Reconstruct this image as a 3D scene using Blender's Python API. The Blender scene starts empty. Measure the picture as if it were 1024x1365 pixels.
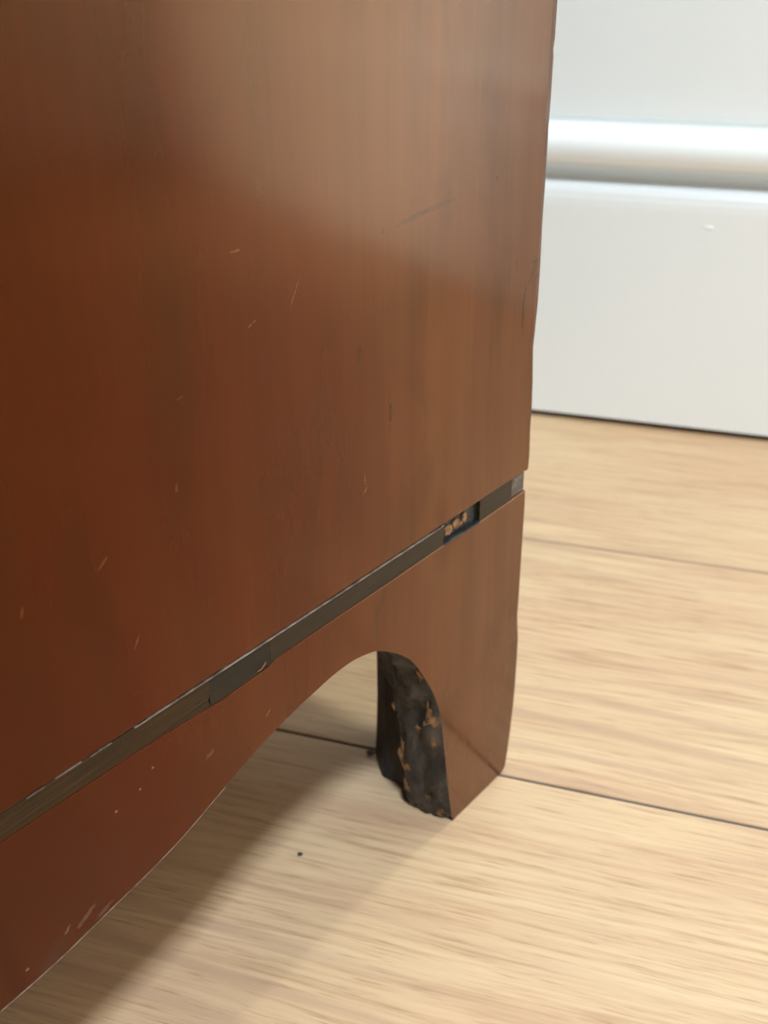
import bpy, bmesh, math, random
from mathutils import Matrix, Vector, noise

random.seed(7)
scene = bpy.context.scene
COL = scene.collection

# ------------------------------------------------------------------ camera
CAM_H = 0.31
F_PX = 1520.0                                   # focal length in pixels of the 1024x1365 frame
cam_data = bpy.data.cameras.new('camera')
cam = bpy.data.objects.new('camera', cam_data)
COL.objects.link(cam)
cam_data.sensor_fit = 'VERTICAL'
cam_data.sensor_height = 36.0
cam_data.sensor_width = 27.0
cam_data.lens = F_PX / 1365.0 * 36.0
cam_data.clip_start = 0.01
cam_data.dof.use_dof = True
cam_data.dof.focus_distance = 0.315
cam_data.dof.aperture_fstop = 17.0
R = Matrix(((0.99995385, 0.00960772, 0.0),
            (-0.00453274, 0.47175930, -0.88171573),
            (-0.00847128, 0.88167503, 0.47178107)))
cam.matrix_world = Matrix.Translation((0, 0, CAM_H)) @ R.to_4x4()
scene.camera = cam

# ------------------------------------------------------------------ world and exposure
world = bpy.data.worlds.new('room_world')
scene.world = world
world.use_nodes = True
world.node_tree.nodes['Background'].inputs[0].default_value = (0.9, 0.95, 1.0, 1)
world.node_tree.nodes['Background'].inputs[1].default_value = 0.1
scene.view_settings.view_transform = 'Standard'
scene.view_settings.look = 'None'
scene.view_settings.gamma = 1.0
scene.view_settings.use_curve_mapping = False
scene.view_settings.exposure = 0.18
scene.cycles.caustics_reflective = False
scene.cycles.caustics_refractive = False
scene.cycles.max_bounces = 8

# ------------------------------------------------------------------ frames of reference
P0 = Vector((0.04609, 0.35471, 0.0))            # floor point under the far corner of the chest side
U = Vector((0.62407, 0.78137, 0.0))             # along the chest side, away from the camera
N = Vector((0.78137, -0.62407, 0.0))            # out of the chest side, towards the camera
CHEST_ROT = math.atan2(U.y, U.x)                # local x = along the side, y = into the chest, z = up
ROOM_ROT = math.atan2(-0.31014, 0.95069)        # local x = along the wall to the right, y = into the wall
WALL_Y = 0.7305
PLANK_W = 0.1935
ROOM_X0, ROOM_X1, ROOM_Y0, ROOM_H = -3.0, 1.22, -3.9, 2.5
room_m = Matrix.Rotation(ROOM_ROT, 4, 'Z')
chest_m = Matrix.Translation(P0) @ Matrix.Rotation(CHEST_ROT, 4, 'Z')

# ceiling lamps of the room: (along the chest side, out from the chest side) from the far corner, watts
# ... then side length, colour, label
LAMPS = [(-1.05, 1.10, 85.0, 0.32, (0.765, 0.91, 1.04), 'square white ceiling light panel out in the room before the chest'),
         (0.28, 0.010, 21.0, 0.20, (0.88, 0.97, 0.86), 'small square ceiling downlight over the far corner of the chest')]

# added spotlight in room coordinates, brightening the wall that the chest reflects
SPOT_FROM, SPOT_TO, SPOT_ANGLE, SPOT_W = (0.70, -3.55, 2.33), (0.80, WALL_Y, 0.36), 12.0, 3500.0
# ------------------------------------------------------------------ helpers
def link(name, mesh, mats, parent=None, matrix=None):
    o = bpy.data.objects.new(name, mesh)
    COL.objects.link(o)
    if not isinstance(mats, (list, tuple)):
        mats = [mats]
    if not mesh.materials:
        for m in mats:
            mesh.materials.append(m)
    if parent is not None:
        o.parent = parent
    if matrix is not None:
        o.matrix_world = matrix
    return o

def mesh_from(verts, faces, name='mesh', smooth=False):
    me = bpy.data.meshes.new(name)
    me.from_pydata([tuple(v) for v in verts], [], faces)
    bm = bmesh.new(); bm.from_mesh(me)
    bmesh.ops.recalc_face_normals(bm, faces=bm.faces)
    bm.to_mesh(me); bm.free()
    if smooth:
        for p in me.polygons:
            p.use_smooth = True
    return me

def box_mesh(x0, x1, y0, y1, z0, z1, name='box'):
    v = [(x, y, z) for z in (z0, z1) for x, y in ((x0, y0), (x1, y0), (x1, y1), (x0, y1))]
    f = [(0, 3, 2, 1), (4, 5, 6, 7), (0, 1, 5, 4), (1, 2, 6, 5), (2, 3, 7, 6), (3, 0, 4, 7)]
    return mesh_from(v, f, name)

def slab_mesh(outline, y0, y1, name='slab', skip=()):
    """outline of (x, z) points extruded from y0 to y1; `skip` = outline edges left open"""
    n = len(outline)
    v = [(x, y0, z) for x, z in outline] + [(x, y1, z) for x, z in outline]
    f = [tuple(range(n)), tuple(range(2 * n - 1, n - 1, -1))]
    for i in range(n):
        if i not in skip:
            j = (i + 1) % n
            f.append((i, j, n + j, n + i))
    return mesh_from(v, f, name)

def slab_mesh_x(outline, x0, x1, name='slab'):
    """outline of (y, z) points extruded from x0 to x1"""
    n = len(outline)
    v = [(x0, y, z) for y, z in outline] + [(x1, y, z) for y, z in outline]
    f = [tuple(range(n)), tuple(range(2 * n - 1, n - 1, -1))]
    for i in range(n):
        j = (i + 1) % n
        f.append((i, j, n + j, n + i))
    return mesh_from(v, f, name)

def bevel(o, w, seg=2, angle=35):
    m = o.modifiers.new('bevel', 'BEVEL')
    m.width = w; m.segments = seg; m.limit_method = 'ANGLE'; m.angle_limit = math.radians(angle)
    m.harden_normals = False
    return o

def catmull(pts, k=4):
    out = []
    for i in range(len(pts) - 1):
        p0 = pts[max(i - 1, 0)]; p1 = pts[i]; p2 = pts[i + 1]; p3 = pts[min(i + 2, len(pts) - 1)]
        for s in range(k):
            t = s / k
            out.append(tuple(0.5 * (2 * b + (c - a) * t + (2 * a - 5 * b + 4 * c - d) * t * t
                                    + (-a + 3 * b - 3 * c + d) * t ** 3)
                             for a, b, c, d in zip(p0, p1, p2, p3)))
    out.append(tuple(pts[-1]))
    return out

# ------------------------------------------------------------------ material kit
class NT:
    def __init__(self, name):
        self.mat = bpy.data.materials.new(name)
        self.mat.use_nodes = True
        self.t = self.mat.node_tree
        self.b = self.t.nodes['Principled BSDF']
    def n(self, kind, **kw):
        nd = self.t.nodes.new(kind)
        for k, v in kw.items():
            setattr(nd, k, v)
        return nd
    def l(self, a, b):
        self.t.links.new(a, b)
    def put(self, sock, val):
        if hasattr(val, 'is_output'):
            self.l(val, sock)
        else:
            sock.default_value = val
    def coords(self):
        return self.n('ShaderNodeTexCoord').outputs['Object']
    def mapping(self, vec, scale=(1, 1, 1), loc=(0, 0, 0), rot=(0, 0, 0)):
        m = self.n('ShaderNodeMapping')
        self.l(vec, m.inputs['Vector'])
        m.inputs['Scale'].default_value = scale
        self.put(m.inputs['Location'], loc)
        m.inputs['Rotation'].default_value = rot
        return m.outputs[0]
    def noise(self, vec, scale=1.0, detail=3.0, rough=0.5, dist=0.0):
        m = self.n('ShaderNodeTexNoise')
        self.l(vec, m.inputs['Vector'])
        m.inputs['Scale'].default_value = scale
        m.inputs['Detail'].default_value = detail
        m.inputs['Roughness'].default_value = rough
        m.inputs['Distortion'].default_value = dist
        return m.outputs['Fac']
    def ramp(self, fac, stops, interp='LINEAR'):
        r = self.n('ShaderNodeValToRGB')
        self.l(fac, r.inputs[0])
        cr = r.color_ramp
        cr.interpolation = interp
        while len(cr.elements) < len(stops):
            cr.elements.new(0.5)
        for e, (p, c) in zip(cr.elements, stops):
            e.position = p
            e.color = (c, c, c, 1) if isinstance(c, (int, float)) else (*c, 1)
        return r.outputs[0]
    def mix(self, fac, a, b, mode='MIX'):
        m = self.n('ShaderNodeMix', data_type='RGBA', blend_type=mode)
        self.put(m.inputs[0], fac)
        self.put(m.inputs[6], a if hasattr(a, 'is_output') else (*a, 1))
        self.put(m.inputs[7], b if hasattr(b, 'is_output') else (*b, 1))
        return m.outputs[2]
    def math(self, op, a, b=0.0, c=0.0):
        m = self.n('ShaderNodeMath', operation=op)
        self.put(m.inputs[0], a); self.put(m.inputs[1], b); self.put(m.inputs[2], c)
        return m.outputs[0]
    def sep(self, vec):
        s = self.n('ShaderNodeSeparateXYZ')
        self.l(vec, s.inputs[0])
        return s.outputs
    def bump(self, h, strength, dist):
        b = self.n('ShaderNodeBump')
        self.l(h, b.inputs['Height'])
        b.inputs['Strength'].default_value = strength
        b.inputs['Distance'].default_value = dist
        self.l(b.outputs[0], self.b.inputs['Normal'])
        return b
    def set(self, base=None, rough=None, ior=None, spec=None, **kw):
        if base is not None:
            self.put(self.b.inputs['Base Color'], base if hasattr(base, 'is_output') else (*base, 1))
        if rough is not None:
            self.put(self.b.inputs['Roughness'], rough)
        if ior is not None:
            self.b.inputs['IOR'].default_value = ior
        if spec is not None:
            self.b.inputs['Specular IOR Level'].default_value = spec
        return self.mat

def mat_veneer(name, red=1.0, grain_axis='z', marks=()):
    k = NT(name)
    co = k.coords()
    warp = k.mapping(co, (7, 3, 2.2))
    big = k.noise(warp, 1.0, 3, 0.5, 0.4)
    sx = k.sep(co)
    # darker red towards the front of the side, lighter brown towards the back corner
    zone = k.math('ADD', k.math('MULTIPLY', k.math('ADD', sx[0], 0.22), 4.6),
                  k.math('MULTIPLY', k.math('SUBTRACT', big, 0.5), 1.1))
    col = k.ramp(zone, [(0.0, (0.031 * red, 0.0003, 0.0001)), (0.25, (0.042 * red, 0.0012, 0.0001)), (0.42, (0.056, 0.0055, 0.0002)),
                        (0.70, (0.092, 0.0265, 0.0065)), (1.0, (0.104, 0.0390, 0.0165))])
    sc = (55, 10, 3.0) if grain_axis == 'z' else (3.0, 10, 55)
    sc2 = (420, 60, 14) if grain_axis == 'z' else (14, 60, 420)
    g1 = k.noise(k.mapping(co, sc), 1.0, 4, 0.55, 0.3)
    g2 = k.noise(k.mapping(co, sc2), 1.0, 3, 0.6)
    col = k.mix(1.0, col, k.ramp(g1, [(0.25, (0.76, 0.70, 0.68)), (0.75, (1.16, 1.20, 1.22))]), 'MULTIPLY')
    blot = k.noise(k.mapping(co, (34, 10, 15), loc=(1.3, 0, 0.7)), 1.0, 3, 0.55, 0.5)
    col = k.mix(1.0, col, k.ramp(blot, [(0.28, (0.70, 0.70, 0.66)), (0.5, 1.0), (0.75, (1.10, 1.08, 1.05))]), 'MULTIPLY')
    col = k.mix(1.0, col, k.ramp(g2, [(0.3, 0.93), (0.7, 1.05)]), 'MULTIPLY')
    # worn marks: (x, z, half length, half width, tilt degrees, colour, strength)
    jag = k.math('MULTIPLY', k.math('SUBTRACT', k.noise(co, 900, 3), 0.5), 3.0)
    for (mx, mz, la, lb, tilt, mc, ms) in marks:
        t = math.radians(tilt)
        dx = k.math('SUBTRACT', sx[0], mx)
        dz = k.math('SUBTRACT', sx[2], mz)
        p = k.math('ADD', k.math('MULTIPLY', dx, math.cos(t) / la), k.math('MULTIPLY', dz, math.sin(t) / la))
        q = k.math('ADD', k.math('MULTIPLY', dx, -math.sin(t) / lb), k.math('MULTIPLY', dz, math.cos(t) / lb))
        r2 = k.math('ADD', k.math('MULTIPLY', p, p), k.math('MULTIPLY', q, q))
        r2 = k.math('ADD', r2, jag)
        ms *= 1.15 if mc is DARKM else 0.75
        m = k.math('MULTIPLY', k.math('SUBTRACT', 1.15, r2), ms)
        mc_ = k.n('ShaderNodeClamp'); k.l(m, mc_.inputs[0])
        mc_.inputs[2].default_value = ms
        col = k.mix(mc_.outputs[0], col, mc)
    rgh = k.math('ADD', 0.12, k.math('MULTIPLY', k.noise(k.mapping(co, (9, 5, 6)), 1.0, 1), 0.05))
    wave = k.noise(k.mapping(co, (16, 5, 7)), 1.0, 1)
    k.bump(wave, 0.03, 0.0012)
    k.b.inputs['Specular Tint'].default_value = (1.0, 0.52, 0.18, 1)
    return k.set(col, rgh, 1.55)

def mat_plank():
    k = NT('oak_laminate')
    co = k.coords()
    at = k.n('ShaderNodeAttribute', attribute_type='OBJECT', attribute_name='seed')
    off = k.n('ShaderNodeCombineXYZ')
    k.l(k.math('MULTIPLY', at.outputs['Fac'], 7.31), off.inputs[0])
    k.l(k.math('MULTIPLY', at.outputs['Fac'], 3.17), off.inputs[1])
    base = k.n('ShaderNodeVectorMath', operation='ADD')
    k.l(co, base.inputs[0]); k.l(off.outputs[0], base.inputs[1])
    v = base.outputs[0]
    # broad figure
    warpn = k.noise(k.mapping(v, (3.0, 14, 1)), 1.0, 2, 0.5, 0.6)
    wv = k.n('ShaderNodeCombineXYZ')
    s = k.sep(v)
    k.l(s[0], wv.inputs[0])
    k.l(k.math('ADD', s[1], k.math('MULTIPLY', warpn, 0.018)), wv.inputs[1])
    w = wv.outputs[0]
    broad = k.noise(k.mapping(w, (4.5, 48, 1)), 1.0, 3, 0.5, 0.2)
    fine = k.noise(k.mapping(w, (18, 420, 1)), 1.0, 4, 0.65)
    ticks = k.noise(k.mapping(w, (38, 760, 1), loc=(5, 2, 0)), 1.0, 2, 0.6)
    col = k.ramp(broad, [(0.25, (0.490, 0.322, 0.205)), (0.45, (0.530, 0.362, 0.228)),
                         (0.58, (0.556, 0.393, 0.248)), (0.75, (0.585, 0.428, 0.274))])
    # streak contrast comes and goes over the board
    fade = k.ramp(k.noise(k.mapping(v, (5, 16, 1), loc=(2.2, 0, 0)), 1.0, 2), [(0.35, 0.45), (0.62, 1.0)])
    streak = k.ramp(fine, [(0.28, (0.62, 0.54, 0.48)), (0.40, (0.86, 0.82, 0.79)), (0.50, 1.0), (0.68, (1.13, 1.16, 1.14))])
    col = k.mix(fade, col, k.mix(1.0, col, streak, 'MULTIPLY'))
    col = k.mix(1.0, col, k.ramp(ticks, [(0.27, (0.70, 0.64, 0.60)), (0.42, 1.0)]), 'MULTIPLY')
    # cathedral figure: wavy rings seen on some boards
    ring = k.n('ShaderNodeTexWave', wave_type='RINGS', rings_direction='Z')
    k.l(k.mapping(v, (2.1, 15, 1), loc=(0.3, 0.1, 0)), ring.inputs['Vector'])
    ring.inputs['Scale'].default_value = 1.2; ring.inputs['Distortion'].default_value = 3.5
    ring.inputs['Detail'].default_value = 2; ring.inputs['Detail Scale'].default_value = 1.0
    rm = k.math('MULTIPLY', k.ramp(ring.outputs['Fac'], [(0.72, 0.0), (0.95, 1.0)]), k.ramp(k.noise(k.mapping(v, (4, 10, 1), loc=(9, 4, 0)), 1.0, 1), [(0.45, 0.0), (0.65, 0.55)]))
    col = k.mix(rm, col, (0.42, 0.275, 0.185))
    patch = k.noise(k.mapping(v, (6, 9, 1)), 1.0, 2)
    col = k.mix(1.0, col, k.ramp(patch, [(0.3, (0.97, 0.92, 0.89)), (0.7, (1.02, 1.04, 1.0))]), 'MULTIPLY')
    rg = k.math('ADD', 0.36, k.math('MULTIPLY', fine, 0.16))
    k.bump(fine, 0.12, 0.0004)
    return k.set(col, rg, 1.46)

def mat_paint(name, base, rough, bump=0.05):
    k = NT(name)
    co = k.coords()
    n1 = k.noise(k.mapping(co, (2.5, 2.5, 2.5)), 1.0, 3)
    n2 = k.noise(k.mapping(co, (40, 40, 160)), 1.0, 3)
    col = k.mix(1.0, base, k.ramp(n1, [(0.3, (0.975, 0.975, 0.975)), (0.7, (1.0, 1.0, 1.0))]), 'MULTIPLY')
    k.bump(n2, bump, 0.0008)
    return k.set(col, rough, 1.48)

def mat_simple(name, c0, c1, scale, rough, bump=0.0, stretch=(1, 1, 1), dist=0.001, ior=1.45, lo=0.35, hi=0.65):
    k = NT(name)
    co = k.coords()
    n1 = k.noise(k.mapping(co, tuple(scale * s for s in stretch)), 1.0, 4, 0.55)
    if bump:
        k.bump(n1, bump, dist)
    return k.set(k.ramp(n1, [(lo, c0), (hi, c1)]), rough, ior)

def mat_worn_edge():
    k = NT('worn_foot_edge')
    co = k.coords()
    n1 = k.noise(k.mapping(co, (90, 130, 60)), 1.0, 4, 0.6, 0.5)
    n2 = k.noise(k.mapping(co, (260, 300, 170), loc=(3.1, 1.7, 0.4)), 1.0, 3, 0.6)
    dark = k.ramp(n1, [(0.34, (0.006, 0.006, 0.006)), (0.54, (0.018, 0.0155, 0.0135)), (0.74, (0.075, 0.058, 0.047))])
    return_rough = k.ramp(n2, [(0.3, 0.32), (0.7, 0.75)])
    k.bump(k.math('ADD', n1, k.math('MULTIPLY', n2, 0.4)), 0.6, 0.0016)
    return k.set(dark, return_rough, 1.5)

PALE = (0.26, 0.14, 0.07)
TAN = (0.16, 0.065, 0.012)
DARKM = (0.012, 0.008, 0.006)
DUST = (0.19, 0.125, 0.10)
panel_marks = [
    (-0.0835, 0.2036, 0.0026, 0.0008, 70, DARKM, 0.55), (-0.0703, 0.1812, 0.0040, 0.0008, 88, DARKM, 0.50),
    (-0.0189, 0.2384, 0.0008, 0.0008, 0, DARKM, 0.7), (-0.0059, 0.2105, 0.0014, 0.0006, 110, DARKM, 0.5),
    (-0.060, 0.2350, 0.0085, 0.0009, 6, DARKM, 0.34), (-0.050, 0.2358, 0.0120, 0.0010, 4, DARKM, 0.24),
    (-0.0730, 0.2338, 0.0010, 0.0008, 80, DARKM, 0.4),
    (0.0062, 0.2084, 0.0030, 0.0006, 0, DARKM, 0.42), (0.0035, 0.2047, 0.0045, 0.0005, 55, DARKM, 0.42),
    (-0.0004, 0.1990, 0.0042, 0.0005, 78, DARKM, 0.55), (-0.0008, 0.1915, 0.0056, 0.0006, 92, DARKM, 0.7),
    (-0.1743, 0.1806, 0.0022, 0.0003, 36, TAN, 0.7), (-0.1509, 0.1903, 0.0012, 0.0005, 85, TAN, 0.5),
    (-0.1266, 0.2405, 0.0018, 0.0003, 0, PALE, 0.4), (-0.1231, 0.2222, 0.0016, 0.0003, 25, PALE, 0.4),
    (-0.0823, 0.1650, 0.0026, 0.0002, 95, PALE, 0.4), (-0.0824, 0.1614, 0.0018, 0.0003, 45, PALE, 0.45),
    (-0.1077, 0.2260, 0.0040, 0.0002, 60, PALE, 0.35), (-0.168, 0.1560, 0.0022, 0.0003, 60, PALE, 0.35),
    (-0.196, 0.1790, 0.0016, 0.0004, 75, TAN, 0.5), (-0.1475, 0.2115, 0.0014, 0.0003, 5, TAN, 0.4),
]
apron_marks = [
    (-0.1267, 0.1097, 0.0016, 0.0003, 40, PALE, 0.55), (-0.1493, 0.1099, 0.0022, 0.0008, 20, DUST, 0.35),
    (-0.1998, 0.0883, 0.0014, 0.0005, 45, DUST, 0.8), (-0.1942, 0.0880, 0.0040, 0.0008, 30, DUST, 0.42),
    (-0.1886, 0.0858, 0.0035, 0.0008, 20, DUST, 0.35), (-0.2051, 0.0839, 0.0055, 0.0032, 35, (0.035, 0.026, 0.02), 0.5),
    (-0.2120, 0.0858, 0.0006, 0.0005, 0, PALE, 0.9), (-0.1682, 0.1181, 0.0004, 0.0004, 0, PALE, 0.9),
    (-0.1729, 0.1143, 0.0005, 0.0004, 0, PALE, 0.9), (-0.1808, 0.1127, 0.0005, 0.0004, 0, PALE, 0.9),
    (-0.0206, 0.0074, 0.0030, 0.0010, 80, (0.15, 0.06, 0.02), 0.5), (-0.079, 0.1120, 0.0045, 0.0024, 80, (0.035, 0.024, 0.014), 0.35),
    (-0.0040, 0.0160, 0.0100, 0.0012, -35, (0.03, 0.012, 0.008), 0.35),
]

M = {}
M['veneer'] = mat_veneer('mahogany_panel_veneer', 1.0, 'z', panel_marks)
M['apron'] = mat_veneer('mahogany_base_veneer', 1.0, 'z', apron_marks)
M['back'] = mat_simple('plain_backboard_wood', (0.10, 0.055, 0.028), (0.16, 0.09, 0.045), 6, 0.6, 0.2, (6, 6, 0.6))
M['inlay_brown'] = mat_simple('brown_inlay', (0.008, 0.0035, 0.0008), (0.042, 0.0190, 0.0040), 1, 0.30, 0.25, (35, 100, 1100), 0.0006, ior=1.33)
M['inlay_grey'] = mat_simple('faded_inlay', (0.013, 0.0080, 0.0035), (0.024, 0.0150, 0.0068), 1, 0.30, 0.15, (60, 100, 700), 0.0004, ior=1.33)
M['inlay_dark'] = mat_simple('stained_inlay', (0.008, 0.0062, 0.004), (0.014, 0.0105, 0.007), 1, 0.30, 0.15, (60, 100, 700), 0.0004, ior=1.33)
M['inlay_end'] = mat_simple('chipped_inlay', (0.040, 0.030, 0.026), (0.150, 0.115, 0.105), 420, 0.5, 0.4, (1, 1, 1), 0.0008)
M['glue'] = mat_simple('old_dark_glue', (0.006, 0.009, 0.011), (0.026, 0.030, 0.030), 300, 0.4, 0.5, (1, 1, 1), 0.001)
M['raw'] = mat_simple('bare_wood_fragment', (0.10, 0.05, 0.02), (0.30, 0.155, 0.065), 420, 0.7, 0.4, (1, 1, 1), 0.0005)
M['edge_highlight'] = mat_simple('worn_pale_highlight', (0.06, 0.042, 0.032), (0.34, 0.27, 0.22), 220, 0.35, 0.0, lo=0.3, hi=0.75)  # pale tone paints the highlight onto worn and lifted edges
M['edge'] = mat_worn_edge()
M['block'] = mat_simple('dark_glue_block', (0.008, 0.0075, 0.007), (0.045, 0.034, 0.028), 120, 0.7, 0.5, (1, 1, 0.4), 0.001)  # near-black to dark brown mottling
M['plank'] = mat_plank()
M['groove'] = mat_simple('dark_plank_edge', (0.17, 0.155, 0.135), (0.26, 0.24, 0.21), 60, 0.7)
M['subfloor'] = mat_simple('joint_grey', (0.13, 0.125, 0.11), (0.20, 0.19, 0.17), 40, 0.8)
M['wall'] = mat_paint('white_wall_paint', (0.825, 0.878, 0.90), 0.42)
M['skirting'] = mat_paint('white_gloss_paint', (0.83, 0.875, 0.885), 0.30)
M['wall_warm'] = mat_paint('warm_grey_wall_paint', (0.36, 0.35, 0.33), 0.6)
M['wall_tan'] = mat_paint('tan_wall_paint', (0.52, 0.35, 0.21), 0.6)
M['ceiling'] = mat_paint('ceiling_paint', (0.58, 0.58, 0.57), 0.8)
M['gap'] = mat_simple('dusty_gap', (0.03, 0.03, 0.025), (0.16, 0.15, 0.13), 25, 0.9)
M['lamp_metal'] = mat_simple('lamp_frame_metal', (0.75, 0.75, 0.75), (0.82, 0.82, 0.82), 12, 0.4)
M['dust'] = mat_simple('grey_dust', (0.08, 0.068, 0.058), (0.20, 0.17, 0.145), 900, 0.95)
M['crumb'] = mat_simple('dark_crumb', (0.03, 0.03, 0.032), (0.07, 0.07, 0.072), 900, 0.7)
k = NT('lamp_diffuser'); k.b.inputs['Emission Color'].default_value = (1.0, 0.97, 0.92, 1)
k.b.inputs['Emission Strength'].default_value = 6.0; M['diffuser'] = k.set((0.9, 0.9, 0.9), 0.5)

def struct(o):
    o['kind'] = 'structure'
    return o

def tag(o, label, cat, group=None):
    o['label'] = label; o['category'] = cat
    if group:
        o['group'] = group
    return o

# ------------------------------------------------------------------ the room
X0, X1, Y0, Y1, ZH = ROOM_X0, ROOM_X1, ROOM_Y0, WALL_Y, ROOM_H
T = 0.12
floor = struct(link('floor', box_mesh(X0, X1, Y0, Y1 + T, -0.05, -0.0025, 'floor'), M['subfloor'], matrix=room_m))
struct(link('wall_back', box_mesh(X0 - T, X1 + T, Y1, Y1 + T, -0.05, ZH, 'wall_back'), M['wall'], matrix=room_m))
struct(link('wall_front', box_mesh(X0 - T, X1 + T, Y0 - T, Y0, -0.05, ZH, 'wall_front'), M['wall_warm'], matrix=room_m))
struct(link('wall_left', box_mesh(X0 - T, X0, Y0, Y1, -0.05, ZH, 'wall_left'), M['wall_warm'], matrix=room_m))
struct(link('wall_right', box_mesh(X1, X1 + T, Y0, Y1, -0.05, ZH, 'wall_right'), M['wall_tan'], matrix=room_m))
struct(link('ceiling', box_mesh(X0 - T, X1 + T, Y0 - T, Y1 + T, ZH, ZH + 0.1, 'ceiling'), M['ceiling'], matrix=room_m))

# skirting profile: (depth out from the wall, height)
prof = [(0.0150, 0.0040), (0.0180, 0.0048), (0.0180, 0.1440)]
prof += [(0.0180 - 0.0055 * (1 - math.cos(a)), 0.1440 + 0.0120 * math.sin(a)) for a in [math.radians(d) for d in (20, 40, 60, 80)]]
prof += [(0.0035, 0.1563), (0.0028, 0.1590), (0.0042, 0.1622), (0.0085, 0.1652), (0.0140, 0.1676), (0.0175, 0.1698)]
prof += [(0.0080 + 0.0112 * math.sin(math.radians(d)), 0.1770 - 0.0130 * math.cos(math.radians(d))) for d in range(60, 180, 10)]
prof += [(0.0070, 0.1902), (0.0046, 0.1906), (0.0044, 0.1928), (0.0058, 0.1942), (0.0062, 0.1975), (0.0062, 0.290), (0.0040, 0.298), (0.0, 0.300), (-0.001, 0.300), (-0.001, 0.0040)]

def skirting(name, xa, xb, matrix):
    """runs along local x from xa to xb on the plane y = 0, standing out to -y"""
    o = link(name, slab_mesh_x([(-d, z) for d, z in prof], xa, xb, name), M['skirting'], matrix=matrix)
    for p in o.data.polygons:
        p.use_smooth = False
    return struct(o)

bb = skirting('baseboard_back', X0, X1, room_m @ Matrix.Translation((0, Y1, 0)))
skirting('baseboard_right', -(Y1 - 0.02), -Y0, room_m @ Matrix.Translation((X1, 0, 0)) @ Matrix.Rotation(-math.pi / 2, 4, 'Z'))

drip = bmesh.new()
bmesh.ops.create_icosphere(drip, subdivisions=2, radius=1.0)
for vv in drip.verts:
    vv.co = Vector((vv.co.x * 0.0030, vv.co.y * 0.0006, vv.co.z * 0.0007 - vv.co.x * 0.0004))
drip_me = bpy.data.meshes.new('paint_drip'); drip.to_mesh(drip_me); drip.free()
pd = link('paint_drip', drip_me, M['skirting'], parent=bb)
pd.location = (-0.0250, -0.0181, 0.1354)

# floor planks, each a board with a chamfered long edge
def plank_mesh(L, W):
    c, g = 0.0003, 0.0007
    x0, x1, y0, y1 = g, L - g, g, W - g
    zt, zc, zb = 0.0, -0.0005, -0.0024
    v = []
    for (z, i) in ((zb, 0.0), (zc, 0.0), (zt, c)):
        v += [(x0 + i, y0 + i, z), (x1 - i, y0 + i, z), (x1 - i, y1 - i, z), (x0 + i, y1 - i, z)]
    f = [(0, 3, 2, 1), (8, 9, 10, 11)]
    for r in (0, 4):
        for i in range(4):
            j = (i + 1) % 4
            f.append((r + i, r + j, r + 4 + j, r + 4 + i))
    me = mesh_from(v, f, 'plank')
    me.materials.append(M['plank']); me.materials.append(M['groove'])
    for p in me.polygons:
        p.material_index = 0 if p.normal.z > 0.3 else 1
    return me

PL = 1.28
plank_cache = {}
row = 0
y = WALL_Y - 0.0075
first = True
ys = 0.5446 + PLANK_W
while ys - PLANK_W > Y0:
    y1_ = min(ys, WALL_Y - 0.010); y0_ = max(ys - PLANK_W, Y0)
    start = X0 - [0.35, 0.95, 0.15, 0.70, 1.10, 0.50][row % 6]
    x = start
    col_i = 0
    while x < X1:
        a, b = max(x, X0), min(x + PL, X1)
        if b - a > 0.05:
            key = (round(b - a, 4), round(y1_ - y0_, 4))
            if key not in plank_cache:
                plank_cache[key] = plank_mesh(*key)
            o = link('plank', plank_cache[key], M['plank'], parent=floor)
            o.location = (a, y0_, 0)
            o['seed'] = float((row * 5 + col_i * 11) % 37) + 0.37 * row
        x += PL; col_i += 1
    ys -= PLANK_W; row += 1

# ------------------------------------------------------------------ ceiling lamps
for i, (lu, lv, watts, LAMP_SIZE, LAMP_COL, lamp_label) in enumerate(LAMPS):
    p = P0 + U * lu + N * lv
    t = bpy.data.objects.new('ceiling_light', None); COL.objects.link(t)
    t.matrix_world = Matrix.Translation((p.x, p.y, ZH - 0.001)) @ Matrix.Rotation(ROOM_ROT, 4, 'Z')
    h = LAMP_SIZE / 2
    tag(t, lamp_label, 'ceiling light')
    fr = [(-h - .02, -h - .02), (h + .02, -h - .02), (h + .02, h + .02), (-h - .02, h + .02)]
    inn = [(-h, -h), (h, -h), (h, h), (-h, h)]
    v = [(a, b, 0) for a, b in fr] + [(a, b, -0.03) for a, b in fr] + [(a, b, -0.03) for a, b in inn] + [(a, b, 0) for a, b in inn]
    f = []
    for r in range(4):
        for q in range(4):
            j = (q + 1) % 4
            f.append((r * 4 + q, r * 4 + j, ((r + 1) % 4) * 4 + j, ((r + 1) % 4) * 4 + q))
    link('frame', mesh_from(v, f, 'frame'), M['lamp_metal'], parent=t)
    link('diffuser', box_mesh(-h, h, -h, h, -0.024, -0.020, 'diffuser'), M['diffuser'], parent=t)
    ld = bpy.data.lights.new('lamp_light', 'AREA')
    ld.shape = 'SQUARE'; ld.size = LAMP_SIZE * 0.97; ld.energy = watts; ld.color = LAMP_COL
    lo = bpy.data.objects.new('lamp_light', ld); COL.objects.link(lo)
    lo.parent = t; lo.location = (0, 0, -0.0265)

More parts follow.
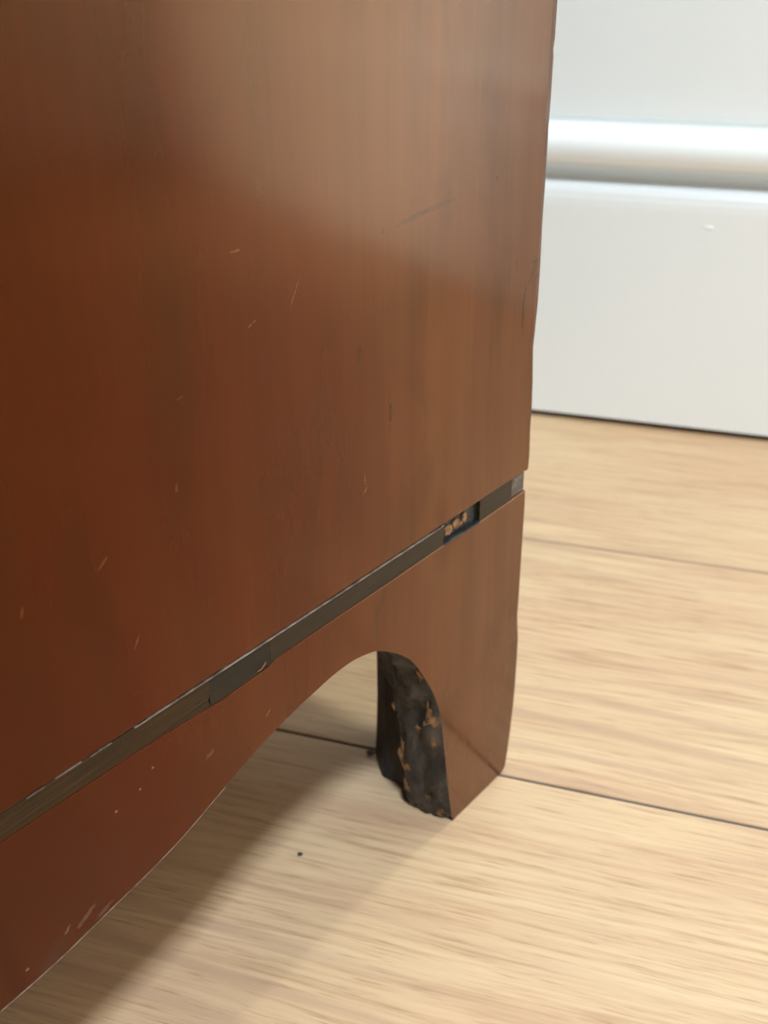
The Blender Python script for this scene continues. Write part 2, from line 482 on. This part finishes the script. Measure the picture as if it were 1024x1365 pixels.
# unseen spotlight, added to brighten the right-hand wall area reflected in the chest
spot = bpy.data.objects.new('added_spotlight', None); COL.objects.link(spot)
tag(spot, 'added unseen spotlight brightening the skirting wall reflected in the chest', 'spotlight')
sp_pos = room_m @ Vector(SPOT_FROM); sp_aim = room_m @ Vector(SPOT_TO)
sp_rot = (sp_pos - sp_aim).to_track_quat('Z', 'Y').to_matrix().to_4x4()
spot.matrix_world = Matrix.Translation(sp_pos) @ sp_rot
def turned(profile, n=20, name='turned'):
    """profile of (radius, z) turned about z, closed at both ends"""
    v = [(r * math.cos(2 * math.pi * q / n), r * math.sin(2 * math.pi * q / n), z) for r, z in profile for q in range(n)]
    f = []
    for i in range(len(profile) - 1):
        for q in range(n):
            j = (q + 1) % n
            f.append((i * n + q, i * n + j, (i + 1) * n + j, (i + 1) * n + q))
    return mesh_from(v, f, name)
link('housing', turned([(0.001, 0.16), (0.036, 0.16), (0.040, 0.15), (0.040, 0.0), (0.036, 0.0), (0.030, 0.03), (0.001, 0.035)], name='housing'), M['lamp_metal'], parent=spot)
stem = link('stem', turned([(0.001, 0.0), (0.009, 0.0), (0.009, 0.12), (0.035, 0.122), (0.035, 0.13), (0.001, 0.13)], name='stem'), M['lamp_metal'])
stem.parent = spot; stem.matrix_world = Matrix.Translation((sp_pos.x, sp_pos.y, ZH - 0.1301)) 
sl = bpy.data.lights.new('added_spot_light', 'SPOT')
sl.energy = SPOT_W; sl.spot_size = math.radians(SPOT_ANGLE); sl.spot_blend = 0.75; sl.shadow_soft_size = 0.02; sl.color = (0.93, 0.97, 1.0)
slo = bpy.data.objects.new('added_spot_light', sl); COL.objects.link(slo); slo.parent = spot; slo.location = (0, 0, 0.02)

# ------------------------------------------------------------------ the chest
chest = bpy.data.objects.new('mahogany_chest', None); COL.objects.link(chest)
chest.matrix_world = chest_m
tag(chest, 'polished reddish-brown mahogany chest with a dark inlaid line and bracket foot', 'chest')

UL = -0.512            # near end of the side
CTR = (UL + 0.008) / 2
TH = 0.018
TOP = 0.84
WID = 0.95
cm = 0.01

# upper side panel, its back edge a little uneven and chipped
rng = [(0.81, 13.36), (0.84, 13.9), (0.80, 14.9), (0.82, 15.7), (0.79, 16.6), (0.74, 17.2), (0.70, 17.9), (0.76, 18.5),
       (0.84, 19.4), (0.86, 20.6), (0.84, 22.0), (0.88, 23.2), (0.90, 24.8), (0.94, 26.0), (0.955, 26.9), (0.925, 27.1), (0.98, 27.4), (1.0, 28.5), (1.02, 32), (1.0, 84)]
out = [(UL, 0.1334), (0.0060, 0.1334), (0.0071, 0.1331)] + [(a * cm, b * cm) for a, b in rng] + [(UL, TOP)]
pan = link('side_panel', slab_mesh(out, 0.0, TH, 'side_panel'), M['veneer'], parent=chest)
for vv in pan.data.vertices:                    # panel tipped back slightly to lower the wall reflection in it
    lean = min(max(0.0, vv.co.z - 0.1336), 0.25) * 0.006
    vv.co.y += lean
    if vv.co.x > 0:
        vv.co.x += lean * 1.25
bevel(pan, 0.0005, 2)

# shaped base board with the bracket foot
apr = [(-22.1, 7.95), (-20.38, 8.11), (-18.68, 8.42), (-17.49, 8.63), (-16.21, 8.93), (-14.85, 9.40), (-13.51, 9.88),
       (-12.2, 10.24), (-10.76, 10.50), (-9.69, 10.63), (-8.81, 10.60), (-7.83, 10.37)]
arch = [(-7.83, 10.37), (-7.11, 9.93), (-6.12, 9.09), (-5.45, 8.13), (-4.79, 6.95), (-4.31, 5.65), (-3.98, 3.63), (-3.63, 1.34), (-3.36, 0.0)]
right = [(-3.36, 0.0), (-1.35, 0.02), (0.08, 0.06), (0.30, 0.22), (0.44, 1.00), (0.57, 2.01), (0.67, 3.0), (0.73, 3.97), (0.755, 5.2), (0.75, 6.18), (0.68, 6.7),
         (0.61, 7.32), (0.64, 8.2), (0.66, 9.5), (0.68, 10.8), (0.70, 12.0), (0.67, 12.57)]
arch_s = catmull(arch, 4)
apr_s = catmull(apr, 4)
mid = [(CTR / cm + 0.0, 7.85)]
half = apr_s[:-1] + arch_s                     # from the middle of the apron to the foot
left_half = [(2 * CTR / cm - a, b) for a, b in half][::-1]
left_side = [(UL / cm, 12.55), (UL / cm, 0.0)]
bottom_edge = [(-15.0, 12.46), (-16.5, 12.58), (-21, 12.64)]
top_edge = [(-1.9, 12.54), (-4.3, 12.58), (-7, 12.56), (-10.0, 12.58), (-12.3, 12.56), (-12.6, 12.46), (-14.5, 12.42), (-15.4, 12.50), (-17, 12.58), (-22, 12.64), (-30, 12.6)]
outl = left_side + left_half + mid + half + right[1:] + top_edge
n_left = len(left_side) + len(left_half) + len(mid) + len(apr_s[:-1])
open_edges = set(range(n_left, n_left + len(arch_s) - 1))
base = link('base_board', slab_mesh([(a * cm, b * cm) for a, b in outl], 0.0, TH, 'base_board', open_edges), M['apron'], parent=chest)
bevel(base, 0.0005, 2)

# worn arris along the lower edge of the apron, its highlight painted pale
def ribbon(pts, name, mat, parent, y_a=-0.00012, y_b=0.0006):
    """thin strip between two polylines of (x, z_low, z_high), standing just proud of the face"""
    n = len(pts)
    v = []
    for (x, zl, zh) in pts:
        v += [(x, y_a, zl), (x, y_a, zh), (x, y_b, zh), (x, y_b, zl)]
    f = [(0, 1, 2, 3), (4 * n - 1, 4 * n - 2, 4 * n - 3, 4 * n - 4)]
    for i in range(n - 1):
        for q in range(4):
            r = (q + 1) % 4
            f.append((4 * i + q, 4 * i + r, 4 * i + 4 + r, 4 * i + 4 + q))
    return link(name, mesh_from(v, f, name), mat, parent=parent)

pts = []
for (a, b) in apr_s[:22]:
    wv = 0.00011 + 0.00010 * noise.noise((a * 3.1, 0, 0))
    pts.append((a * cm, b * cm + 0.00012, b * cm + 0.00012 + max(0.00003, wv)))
ribbon(pts, 'worn_edge_highlight', M['edge_highlight'], base)

# ragged, blackened inner edge of the foot
ROWS = len(arch_s); COLS = 14
back = catmull([(-8.05, 10.62), (-7.25, 10.05), (-6.2, 9.05), (-5.45, 8.05), (-4.82, 6.25), (-4.50, 4.85), (-4.22, 3.15), (-3.98, 1.30), (-3.68, 0.12)], 4)
verts, faces = [], []
for i in range(ROWS):
    for j in range(COLS):
        t = j / (COLS - 1)
        fx, fz = arch_s[i]; bx, bz = back[i]
        x = fx + (bx - fx) * t; z = fz + (bz - fz) * t
        s = math.sin(math.pi * t) if t < 1 else 0.25
        d = noise.noise((i * 0.35, t * 3.0, 2.0)) * 0.34 + noise.noise((i * 0.9, t * 7.0, 5.0)) * 0.20 + noise.noise((i * 2.1, t * 13.0, 8.0)) * 0.08
        env = 0.0 if j == 0 else (0.35 + 0.65 * s)
        x += (d * env - 0.10 * s)
        yy = 1.84 * t + (noise.noise((i * 0.6, 9.0, 0)) * 0.22 if j == COLS - 1 else 0)
        if i == ROWS - 1:
            z = max(0.02, 0.04 + 0.12 * abs(noise.noise((t * 6, 1, 1)))) if 0 < j else 0.0
        verts.append((x * cm, yy * cm, z * cm))
for i in range(ROWS - 1):
    for j in range(COLS - 1):
        a = i * COLS + j
        faces.append((a, a + 1, a + COLS + 1, a + COLS))
# return to the back face of the board so the piece has a thickness
m0 = len(verts)
for i in range(ROWS):
    bx, bz = back[i]
    verts.append(((bx + 1.2) * cm, 0.0178, max(0.0, bz * cm)))
for i in range(ROWS - 1):
    faces.append((i * COLS + COLS - 1, m0 + i, m0 + i + 1, (i + 1) * COLS + COLS - 1))
m1 = len(verts)
verts.append((-0.022, 0.0005, 0.0004))
for j in range(COLS - 1):
    faces.append(((ROWS - 1) * COLS + j, (ROWS - 1) * COLS + j + 1, m1))
faces.append(((ROWS - 1) * COLS + COLS - 1, m0 + ROWS - 1, m1))
ragged = link('ragged_foot_edge', mesh_from(verts, faces, 'ragged_foot_edge', True), M['edge'], parent=base)
ragged['label'] = 'blackened ragged inner edge of the bracket foot'

# bare wood where the black finish has flaked off: (row 0-1 down the arch, t across, half sizes in cm)
def on_edge(s, t):
    i = s * (ROWS - 1); a = int(min(i, ROWS - 2)); fa = i - a
    j = t * (COLS - 1); b = int(min(j, COLS - 2)); fb = j - b
    def V(r, c):
        return Vector(verts[r * COLS + c])
    return (V(a, b) * (1 - fa) + V(a + 1, b) * fa) * (1 - fb) + (V(a, b + 1) * (1 - fa) + V(a + 1, b + 1) * fa) * fb

def flake(s, t, ds, dt, seed):
    rnd = random.Random(seed)
    ring, nv = [], 13
    off = Vector((-0.00022, 0, 0.00006))
    c = on_edge(s, t)
    for q in range(nv):
        a = 2 * math.pi * q / nv
        r = rnd.uniform(0.25, 1.2)
        ring.append(on_edge(min(max(s + ds * math.sin(a) * r, 0), 1), min(max(t + dt * math.cos(a) * r, 0.0), 1)))
    v = [p + off for p in ring] + [p - off * 2 for p in ring] + [c + off * 1.6]
    f = [(q, (q + 1) % nv, 2 * nv) for q in range(nv)] + [(q, (q + 1) % nv, nv + (q + 1) % nv, nv + q) for q in range(nv)]
    link('bare_flake', mesh_from(v, f, 'bare_flake'), M['raw'], parent=ragged)

for sd, (s, t, ds, dt) in enumerate([(0.40, 0.10, 0.035, 0.09), (0.60, 0.20, 0.045, 0.09), (0.64, 0.16, 0.022, 0.15), (0.67, 0.50, 0.016, 0.09),
                                     (0.71, 0.20, 0.030, 0.05), (0.76, 0.93, 0.055, 0.07), (0.80, 0.88, 0.03, 0.12), (0.90, 0.46, 0.018, 0.12),
                                     (0.965, 0.26, 0.020, 0.09), (0.945, 0.20, 0.016, 0.07), (0.88, 0.95, 0.030, 0.06), (0.57, 0.97, 0.02, 0.05),
                                     (0.975, 0.62, 0.010, 0.14), (0.43, 0.16, 0.012, 0.05)]):
    flake(s, t, ds, dt, sd)

# core behind the inlaid line, and the inlay pieces lying in the groove
link('groove_bed', slab_mesh([(UL, 0.1215), (0.0062, 0.1215), (0.0062, 0.1375), (UL, 0.1375)], 0.0016, TH - 0.0005, 'groove_bed'), M['glue'], parent=chest)

def inlay(x0, x1, zl, zh, mat, y=0.0001, ragged0=0.0, ragged1=0.0, seed=0, label=None):
    rnd = random.Random(seed)
    pts_b, pts_t = [], []
    n = max(2, int((x1 - x0) / 0.004))
    for i in range(n + 1):
        x = x0 + (x1 - x0) * i / n
        pts_b.append((x, zl(x))); pts_t.append((x, zh(x)))
    ol = pts_b
    if ragged1:
        h = zh(x1) - zl(x1)
        ol = ol + [(x1 + rnd.uniform(-ragged1, ragged1), zl(x1) + h * q) for q in (0.25, 0.5, 0.75)]
    ol = ol + pts_t[::-1]
    if ragged0:
        h = zh(x0) - zl(x0)
        ol = ol + [(x0 + rnd.uniform(-ragged0, ragged0), zh(x0) - h * q) for q in (0.25, 0.5, 0.75)]
    o = link('inlay_strip', slab_mesh(ol, y, 0.00165, 'inlay_strip'), mat, parent=chest)
    if label:
        o['label'] = label
    return bevel(o, 0.00012, 1)

def interp(tab):
    def fn(x):
        for (xa, a), (xb, b) in zip(tab[:-1], tab[1:]):
            if x <= xb:
                t = min(max((x - xa) / (xb - xa), 0), 1)
                return a + (b - a) * t
        return tab[-1][1]
    return fn
te = sorted([(a * cm, b * cm) for a, b in top_edge] + [(0.0067, 0.1257), (UL, 0.1255)])
zl = interp(te)
gapf = interp([(-0.52, 0.1333), (-0.20, 0.1333), (-0.17, 0.13312), (-0.10, 0.1330), (-0.045, 0.1329), (-0.042, 0.1333), (0.01, 0.1333)])
inlay(UL, -0.14735, zl, gapf, M['inlay_brown'], 0.0001, seed=1, ragged1=0.0006, label='brown streaked inlay strip')
inlay(-0.14735, -0.1244, zl, gapf, M['inlay_dark'], 0.0001, seed=2, label='dark stained inlay patch')
inlay(-0.1244, -0.0425, zl, gapf, M['inlay_grey'], 0.0001, seed=3, ragged1=0.0012, label='faded grey-brown inlay strip')
inlay(-0.0222, -0.0020, zl, gapf, M['inlay_grey'], 0.0001, seed=4, ragged1=0.0008, label='faded grey-brown inlay strip by the corner')
inlay(-0.0018, 0.0060, lambda x: zl(x) + 0.0002, lambda x: gapf(x) - 0.0004, M['inlay_end'], 0.0005, seed=5, label='chipped grey end of the inlay')

# lifted edge along the top of the inlay, its specular highlight painted pale
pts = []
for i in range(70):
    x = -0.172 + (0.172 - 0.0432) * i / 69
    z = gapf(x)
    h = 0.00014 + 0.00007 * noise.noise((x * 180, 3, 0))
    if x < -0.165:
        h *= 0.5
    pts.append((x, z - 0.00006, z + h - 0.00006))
ribbon(pts, 'lifted_edge_highlight', M['edge_highlight'], chest, -0.00025, 0.0008)
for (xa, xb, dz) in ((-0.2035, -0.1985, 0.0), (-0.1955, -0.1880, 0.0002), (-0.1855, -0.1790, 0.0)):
    ribbon([(xa, 0.1331 + dz, 0.13313 + dz), ((xa + xb) / 2, 0.1331 + dz, 0.13321 + dz), (xb, 0.1331 + dz, 0.13314 + dz)], 'lifted_edge_highlight', M['edge_highlight'], chest, -0.0001, 0.0008)

# fragments of wood left in the open groove
rnd = random.Random(11)
for (fx, fz, rx, rz) in ((-0.0392, 0.1291, 0.0026, 0.0020), (-0.0345, 0.1298, 0.0020, 0.0024), (-0.0298, 0.1302, 0.0013, 0.0022), (-0.0320, 0.1286, 0.0012, 0.0010)):
    nv = 10
    ring = [(fx + rx * rnd.uniform(.65, 1.1) * math.cos(2 * math.pi * q / nv), fz + rz * rnd.uniform(.6, 1.1) * math.sin(2 * math.pi * q / nv)) for q in range(nv)]
    v = [(a, 0.0009, b) for a, b in ring] + [(a, 0.0017, b) for a, b in ring] + [(fx, 0.0006, fz)]
    f = [(q, (q + 1) % nv, 2 * nv) for q in range(nv)] + [(q, (q + 1) % nv, nv + (q + 1) % nv, nv + q) for q in range(nv)]
    o = link('wood_fragment', mesh_from(v, f, 'wood_fragment'), M['raw'], parent=chest)
    o['label'] = 'bare wood fragment in the gap of the inlay'

ribbon([(-0.0424, 0.1250, 0.1260), (-0.037, 0.1252, 0.1263), (-0.031, 0.1250, 0.1259), (-0.0222, 0.1250, 0.1257)], 'glue_residue', M['glue'], chest, -0.0001, 0.0012)
# pale splinter standing off the inlay
def hair(pts, r, name, mat, parent):
    cu = bpy.data.curves.new(name, 'CURVE'); cu.dimensions = '3D'
    sp = cu.splines.new('POLY'); sp.points.add(len(pts) - 1)
    for p, q in zip(sp.points, pts):
        p.co = (*q, 1)
    cu.bevel_depth = r; cu.bevel_resolution = 1
    tmp = bpy.data.objects.new('tmp', cu); COL.objects.link(tmp)
    me = bpy.data.meshes.new_from_object(tmp)
    bpy.data.objects.remove(tmp); bpy.data.curves.remove(cu)
    return link(name, me, mat, parent=parent)
hair([(-0.1300, -0.0003, 0.1258), (-0.1288, -0.0008, 0.1262), (-0.1279, -0.0008, 0.1269), (-0.1268, -0.0004, 0.1271)], 0.00012, 'splinter', M['raw'], chest)

# glue block in the corner behind the foot
plan = [(0.0, 0.0182), (-0.030, 0.0182), (-0.0305, 0.0265), (-0.0305, 0.036), (-0.0222, 0.047), (0.0, 0.047)]
n = len(plan); v = []; f = []
zs = [0.0015, 0.010, 0.030, 0.060, 0.120]
for li, z in enumerate(zs):
    for (a, b) in plan:
        jx = 0 if li else random.uniform(-0.0008, 0.0004)
        taper = 0.0045 if li == 0 else 0.002 if li == 1 else 0.0
        v.append((a + (jx + (0.0 if a == 0 else (-0.0002 if li == 0 else 0.0015 if li > 1 else 0.0005))), b, z))
f.append(tuple(range(n))); f.append(tuple(range(len(v) - 1, len(v) - n - 1, -1)))
for li in range(len(zs) - 1):
    for i in range(n):
        j = (i + 1) % n
        f.append((li * n + i, li * n + j, (li + 1) * n + j, (li + 1) * n + i))
bevel(link('glue_block', mesh_from(v, f, 'glue_block'), M['block'], parent=chest), 0.0008, 2)

# the other sides of the case: outline of (distance along that side, height)
def foot_board(length, one=((0, 0), (0.040, 0), (0.043, 0.03), (0.047, 0.06), (0.056, 0.085), (0.075, 0.102), (0.10, 0.107))):
    one = list(one)
    other = [(length - a, b) for a, b in one[::-1]]
    return one + other + [(length, 0.134), (0, 0.134)]
ol = foot_board(WID - 2 * TH)
bk = foot_board(WID - 2 * TH, ((0, 0), (0.027, 0), (0.028, 0.04), (0.030, 0.085), (0.034, 0.108), (0.045, 0.121), (0.060, 0.1225)))
link('back_foot_board', slab_mesh_x([(TH + a, b) for a, b in bk], 0.0050 - TH, 0.0050, 'back_foot_board'), M['back'], parent=chest)
link('front_foot_board', slab_mesh_x([(TH + a, b) for a, b in ol], UL, UL + TH, 'front_foot_board'), M['apron'], parent=chest)
link('far_foot_board', slab_mesh([(UL + a, b) for a, b in foot_board(0.006 - UL)], WID - TH, WID, 'far_foot_board'), M['apron'], parent=chest)
link('back_panel', box_mesh(0.0060 - 0.010, 0.0060, TH + 0.0002, WID - TH, 0.1345, TOP, 'back_panel'), M['back'], parent=chest)
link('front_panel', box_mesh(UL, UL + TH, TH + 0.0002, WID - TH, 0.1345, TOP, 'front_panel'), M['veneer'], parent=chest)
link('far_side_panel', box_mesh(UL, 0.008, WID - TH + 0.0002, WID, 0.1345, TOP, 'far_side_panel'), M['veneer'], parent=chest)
link('bottom_board', box_mesh(UL + TH, 0.0050 - TH, TH + 0.0002, WID - TH, 0.1215, 0.1335, 'bottom_board'), M['back'], parent=chest)
bevel(link('top_board', box_mesh(UL - 0.015, 0.012, -0.012, WID + 0.012, TOP + 0.0002, TOP + 0.022, 'top_board'), M['apron'], parent=chest), 0.005, 3)

# ------------------------------------------------------------------ small bits on the floor
def lump(name, p, r, mat, seed, flat=0.6):
    bm = bmesh.new()
    bmesh.ops.create_icosphere(bm, subdivisions=3, radius=1.0)
    for vv in bm.verts:
        d = 1 + 0.5 * noise.noise(vv.co * 1.7 + Vector((seed, 0, 0))) + 0.35 * noise.noise(vv.co * 6.0 + Vector((seed, 4, 0)))
        vv.co = Vector((vv.co.x * r * d * 1.3, vv.co.y * r * d, vv.co.z * r * d * flat))
    zmin = min(vv.co.z for vv in bm.verts)
    for vv in bm.verts:
        vv.co.z -= zmin
    me = bpy.data.meshes.new(name); bm.to_mesh(me); bm.free()
    o = link(name, me, mat)
    o.location = p
    return o
def world_at(u, d):
    q = P0 + U * u - N * d
    return (q.x, q.y, 0.0)
tag(lump('dark_crumb', world_at(-0.0826, 0.0342), 0.00075, M['crumb'], 3.3), 'tiny dark crumb on the light oak floor in front of the foot', 'crumb')
tag(lump('dust_clump', world_at(-0.0228, 0.0489), 0.0012, M['dust'], 8.1, 0.8), 'small grey-brown dust clump on the floor against the foot', 'dust')
